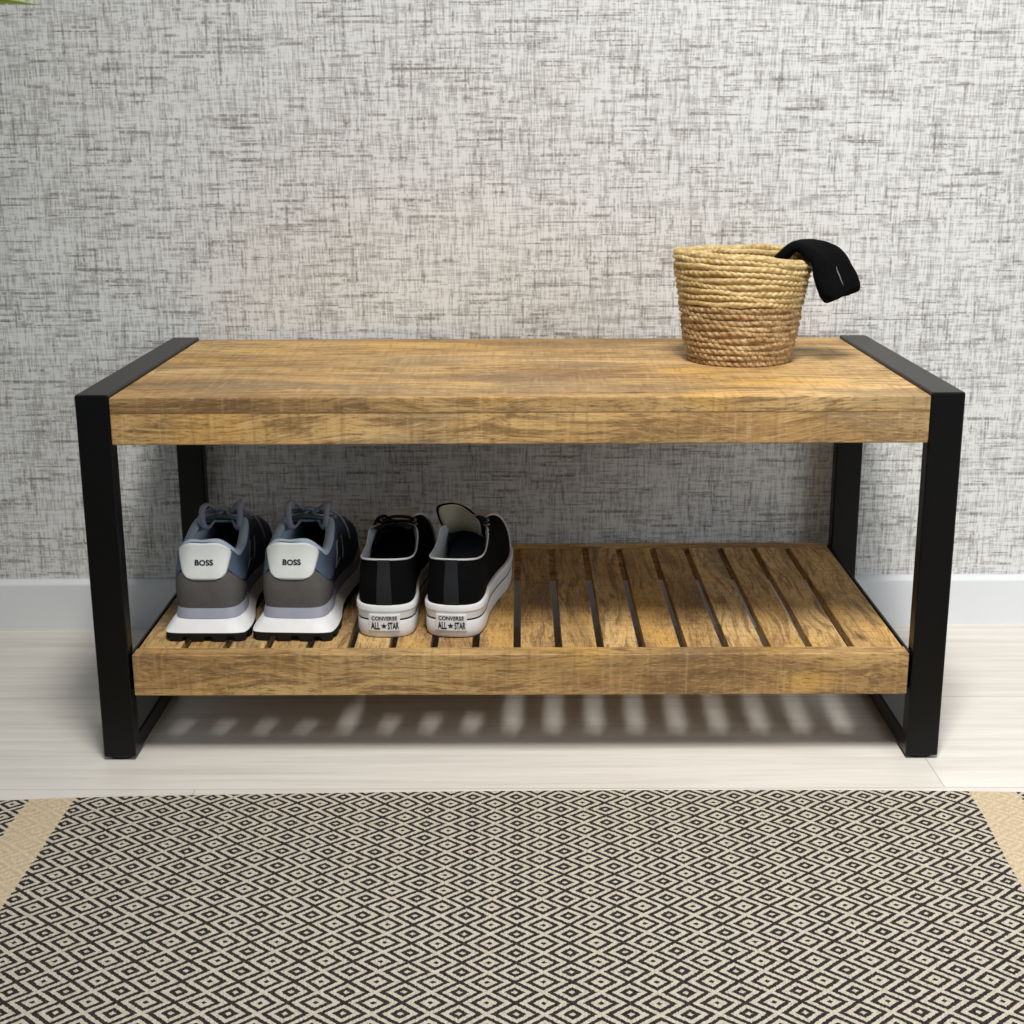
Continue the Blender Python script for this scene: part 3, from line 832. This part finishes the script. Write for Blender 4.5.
    for i in range(nr):
        for j in range(13):
            a = V[max(0, i - 1) * 13 + j]; b = V[min(nr - 1, i + 1) * 13 + j]; c = V[i * 13 + max(0, j - 1)]; d = V[i * 13 + min(12, j + 1)]
            nn = (d - c).cross(b - a).normalized()
            if nn.y > 0 or nn.z > .2 and not raised: nn = -nn
            u = j / 6 - 1; NV.append(V[i * 13 + j].lerp(V[i * 13 + 6], .07) + nn * .0018)
    solidify(mesh('tongue_lining', NV, F, M['cream'] if raised else M['stay'], tg), .0008, 0)
    # eyelets and laces
    for s in (-1, 1):
        for k in range(5):
            t = s * (.262 + .030 * k); p = sh.S(t, .92) ; nn = sh.Nn(t, .92)
            a = nn.orthogonal().normalized(); b = nn.cross(a)
            V, F = tube([p + nn * .0006 + (a * cos(q * PI / 8) + b * sin(q * PI / 8)) * .0026 for q in range(16)], .0010, .0008, 6, tuple(nn), True)
            mesh('eyelet', V, F, M['eyelet'], root)
    ps = []
    for k in range(2 if raised else 1, 5):
        a, b = sh.S(.262 + .030 * k, .92), sh.S(-(.262 + .030 * k), .92)
        mid = (a + b) / 2 + Vector((0, 0, .0055))
        ps.append(lace_loop([a + Vector((0, 0, .0005)), a.lerp(b, .2) + Vector((0, 0, .0045)), mid, a.lerp(b, .8) + Vector((0, 0, .0045)), b + Vector((0, 0, .0005))], .0030, .0012))
    V, F = merge(ps); mesh('laces', V, F, M['stay'], root)
    return root

runner((-.3800, .0445, ZS), -.008, 'L', 'grey running shoe with white heel tab nearest the left frame of the bench')
runner((-.2752, .0455, ZS), -.045, 'R', 'grey running shoe with white heel tab standing beside the black canvas pair')
plimsoll((-.1640, .0560, ZS), -.03, 'L', 'black canvas shoe with flat black tongue beside the grey running shoes', False)
plimsoll((-.0830, .0560, ZS), -.11, 'R', 'black canvas shoe with raised cream tongue, rightmost of the four shoes', True)

# ------------------------------------------------------------------ plant at the left, one leaf tip in frame
def plant():
    px, py = -1.06, .25
    root = empty('potted_plant', (px, py, 0), 0, 'strap leaved green plant whose leaf tip shows at the top left corner', 'plant')
    V, F = [], []; pr = [(.0, 0), (.085, 0), (.09, .004), (.115, .22), (.12, .23), (.118, .24), (.108, .24), (.104, .215), (.0, .215)]
    n = 40
    for r, z in pr:
        for a in range(n): V.append(Vector((max(r, .0002) * cos(2 * PI * a / n), max(r, .0002) * sin(2 * PI * a / n), z)))
    for i in range(len(pr) - 2):
        for a in range(n): F.append((i * n + a, i * n + (a + 1) % n, (i + 1) * n + (a + 1) % n, (i + 1) * n + a))
    mesh('pot', V, F, M['pot'], root, True, angle=.6)
    V = [Vector((.103 * cos(2 * PI * a / n), .103 * sin(2 * PI * a / n), .216)) for a in range(n)] + [Vector((0, 0, .222))]
    mesh('soil', V, [(a, (a + 1) % n, n) for a in range(n)], M['soil'], root)
    V, F = tube([Vector((.004 * sin(k), .004 * cos(k * 1.3), .2 + .06 * k)) for k in range(10)], .014, .014, 12)
    mesh('stem', V, F, M['stem'], root)
    def leaf(ang, reach, rise, drop, w, base=.70):
        P = catmull([Vector((0, 0, base)), Vector((reach * .3 * cos(ang), reach * .3 * sin(ang), base + rise * .8)), Vector((reach * .65 * cos(ang), reach * .65 * sin(ang), base + rise)), Vector((reach * cos(ang), reach * sin(ang), base + rise - drop))], 10)
        side = Vector((-sin(ang), cos(ang), 0)); V, F = [], []
        for i, p in enumerate(P):
            u = i / (len(P) - 1); hw = w * (sin(PI * min(1, u * .92 + .10)) ** .8) if u < 1 else .0004
            for j in range(5):
                q = j / 2 - 1; V.append(p + side * (q * hw) + Vector((0, 0, abs(q) * hw * .35)))
        for i in range(len(P) - 1):
            for j in range(4): F.append((i * 5 + j, i * 5 + j + 1, i * 5 + j + 6, i * 5 + j + 5))
        solidify(mesh('leaf', V, F, M['leaf'], root), .0008, 0)
    leaf(.0, .482, .1825, .0025, .034)
    for a, r, ri, dr in ((2.2, .40, .22, .12), (3.0, .42, .12, .16), (3.9, .44, .22, .10), (4.6, .40, .30, .08), (2.6, .3, .38, .02), (3.5, .28, .42, .02), (5.1, .24, .42, .02)):
        leaf(a, r * (.5 if sin(a) > .2 else 1), ri, dr, .016)
plant()

# ------------------------------------------------------------------ camera
p = dict(f=1423.36, c=(-.0012, -1.5755, .7245), pitch=.2587, yaw=-.0048, roll=-.0042)
fw = Vector((sin(p['yaw']) * cos(p['pitch']), cos(p['yaw']) * cos(p['pitch']), -sin(p['pitch'])))
r = fw.cross(Vector((0, 0, 1))).normalized(); u = r.cross(fw)
r2 = r * cos(p['roll']) + u * sin(p['roll']); u2 = -r * sin(p['roll']) + u * cos(p['roll'])
cam = bpy.data.cameras.new('camera'); co = bpy.data.objects.new('camera', cam); COL.objects.link(co)
cam.sensor_width = 36; cam.sensor_fit = 'HORIZONTAL'; cam.lens = p['f'] / 1024 * 36; cam.clip_start = .01
Mx = Matrix((r2, u2, -fw)).transposed().to_4x4(); Mx.translation = Vector(p['c']); co.matrix_world = Mx
S.camera = co

# ------------------------------------------------------------------ light
def area(name, loc, target, size, power, col, sy=None, spread=180):
    l = bpy.data.lights.new(name, 'AREA'); l.energy = power; l.color = col; l.size = size
    if sy: l.shape = 'RECTANGLE'; l.size_y = sy
    l.spread = math.radians(spread)
    o = bpy.data.objects.new(name, l); COL.objects.link(o); o.location = loc
    d = Vector(target) - Vector(loc); o.rotation_euler = d.to_track_quat('-Z', 'Y').to_euler()
    return o
area('ceiling_light', (.12, -1.05, 2.42), (.55, 0, .2), .42, 21.5, (1.0, .97, .93), .7, 98)
area('window_light', (2.3, -1.5, 1.2), (0, .2, .3), 1.2, 19, (.86, .93, 1.0), 1.4)
w = bpy.data.worlds.new('world'); S.world = w; w.use_nodes = True
w.node_tree.nodes['Background'].inputs[0].default_value = (.78, .89, 1.0, 1); w.node_tree.nodes['Background'].inputs[1].default_value = .22

vs = S.view_settings
S.display_settings.display_device = 'sRGB'
vs.view_transform = 'Standard'; vs.look = 'None'; vs.gamma = 1; vs.use_curve_mapping = False; vs.exposure = 0.0
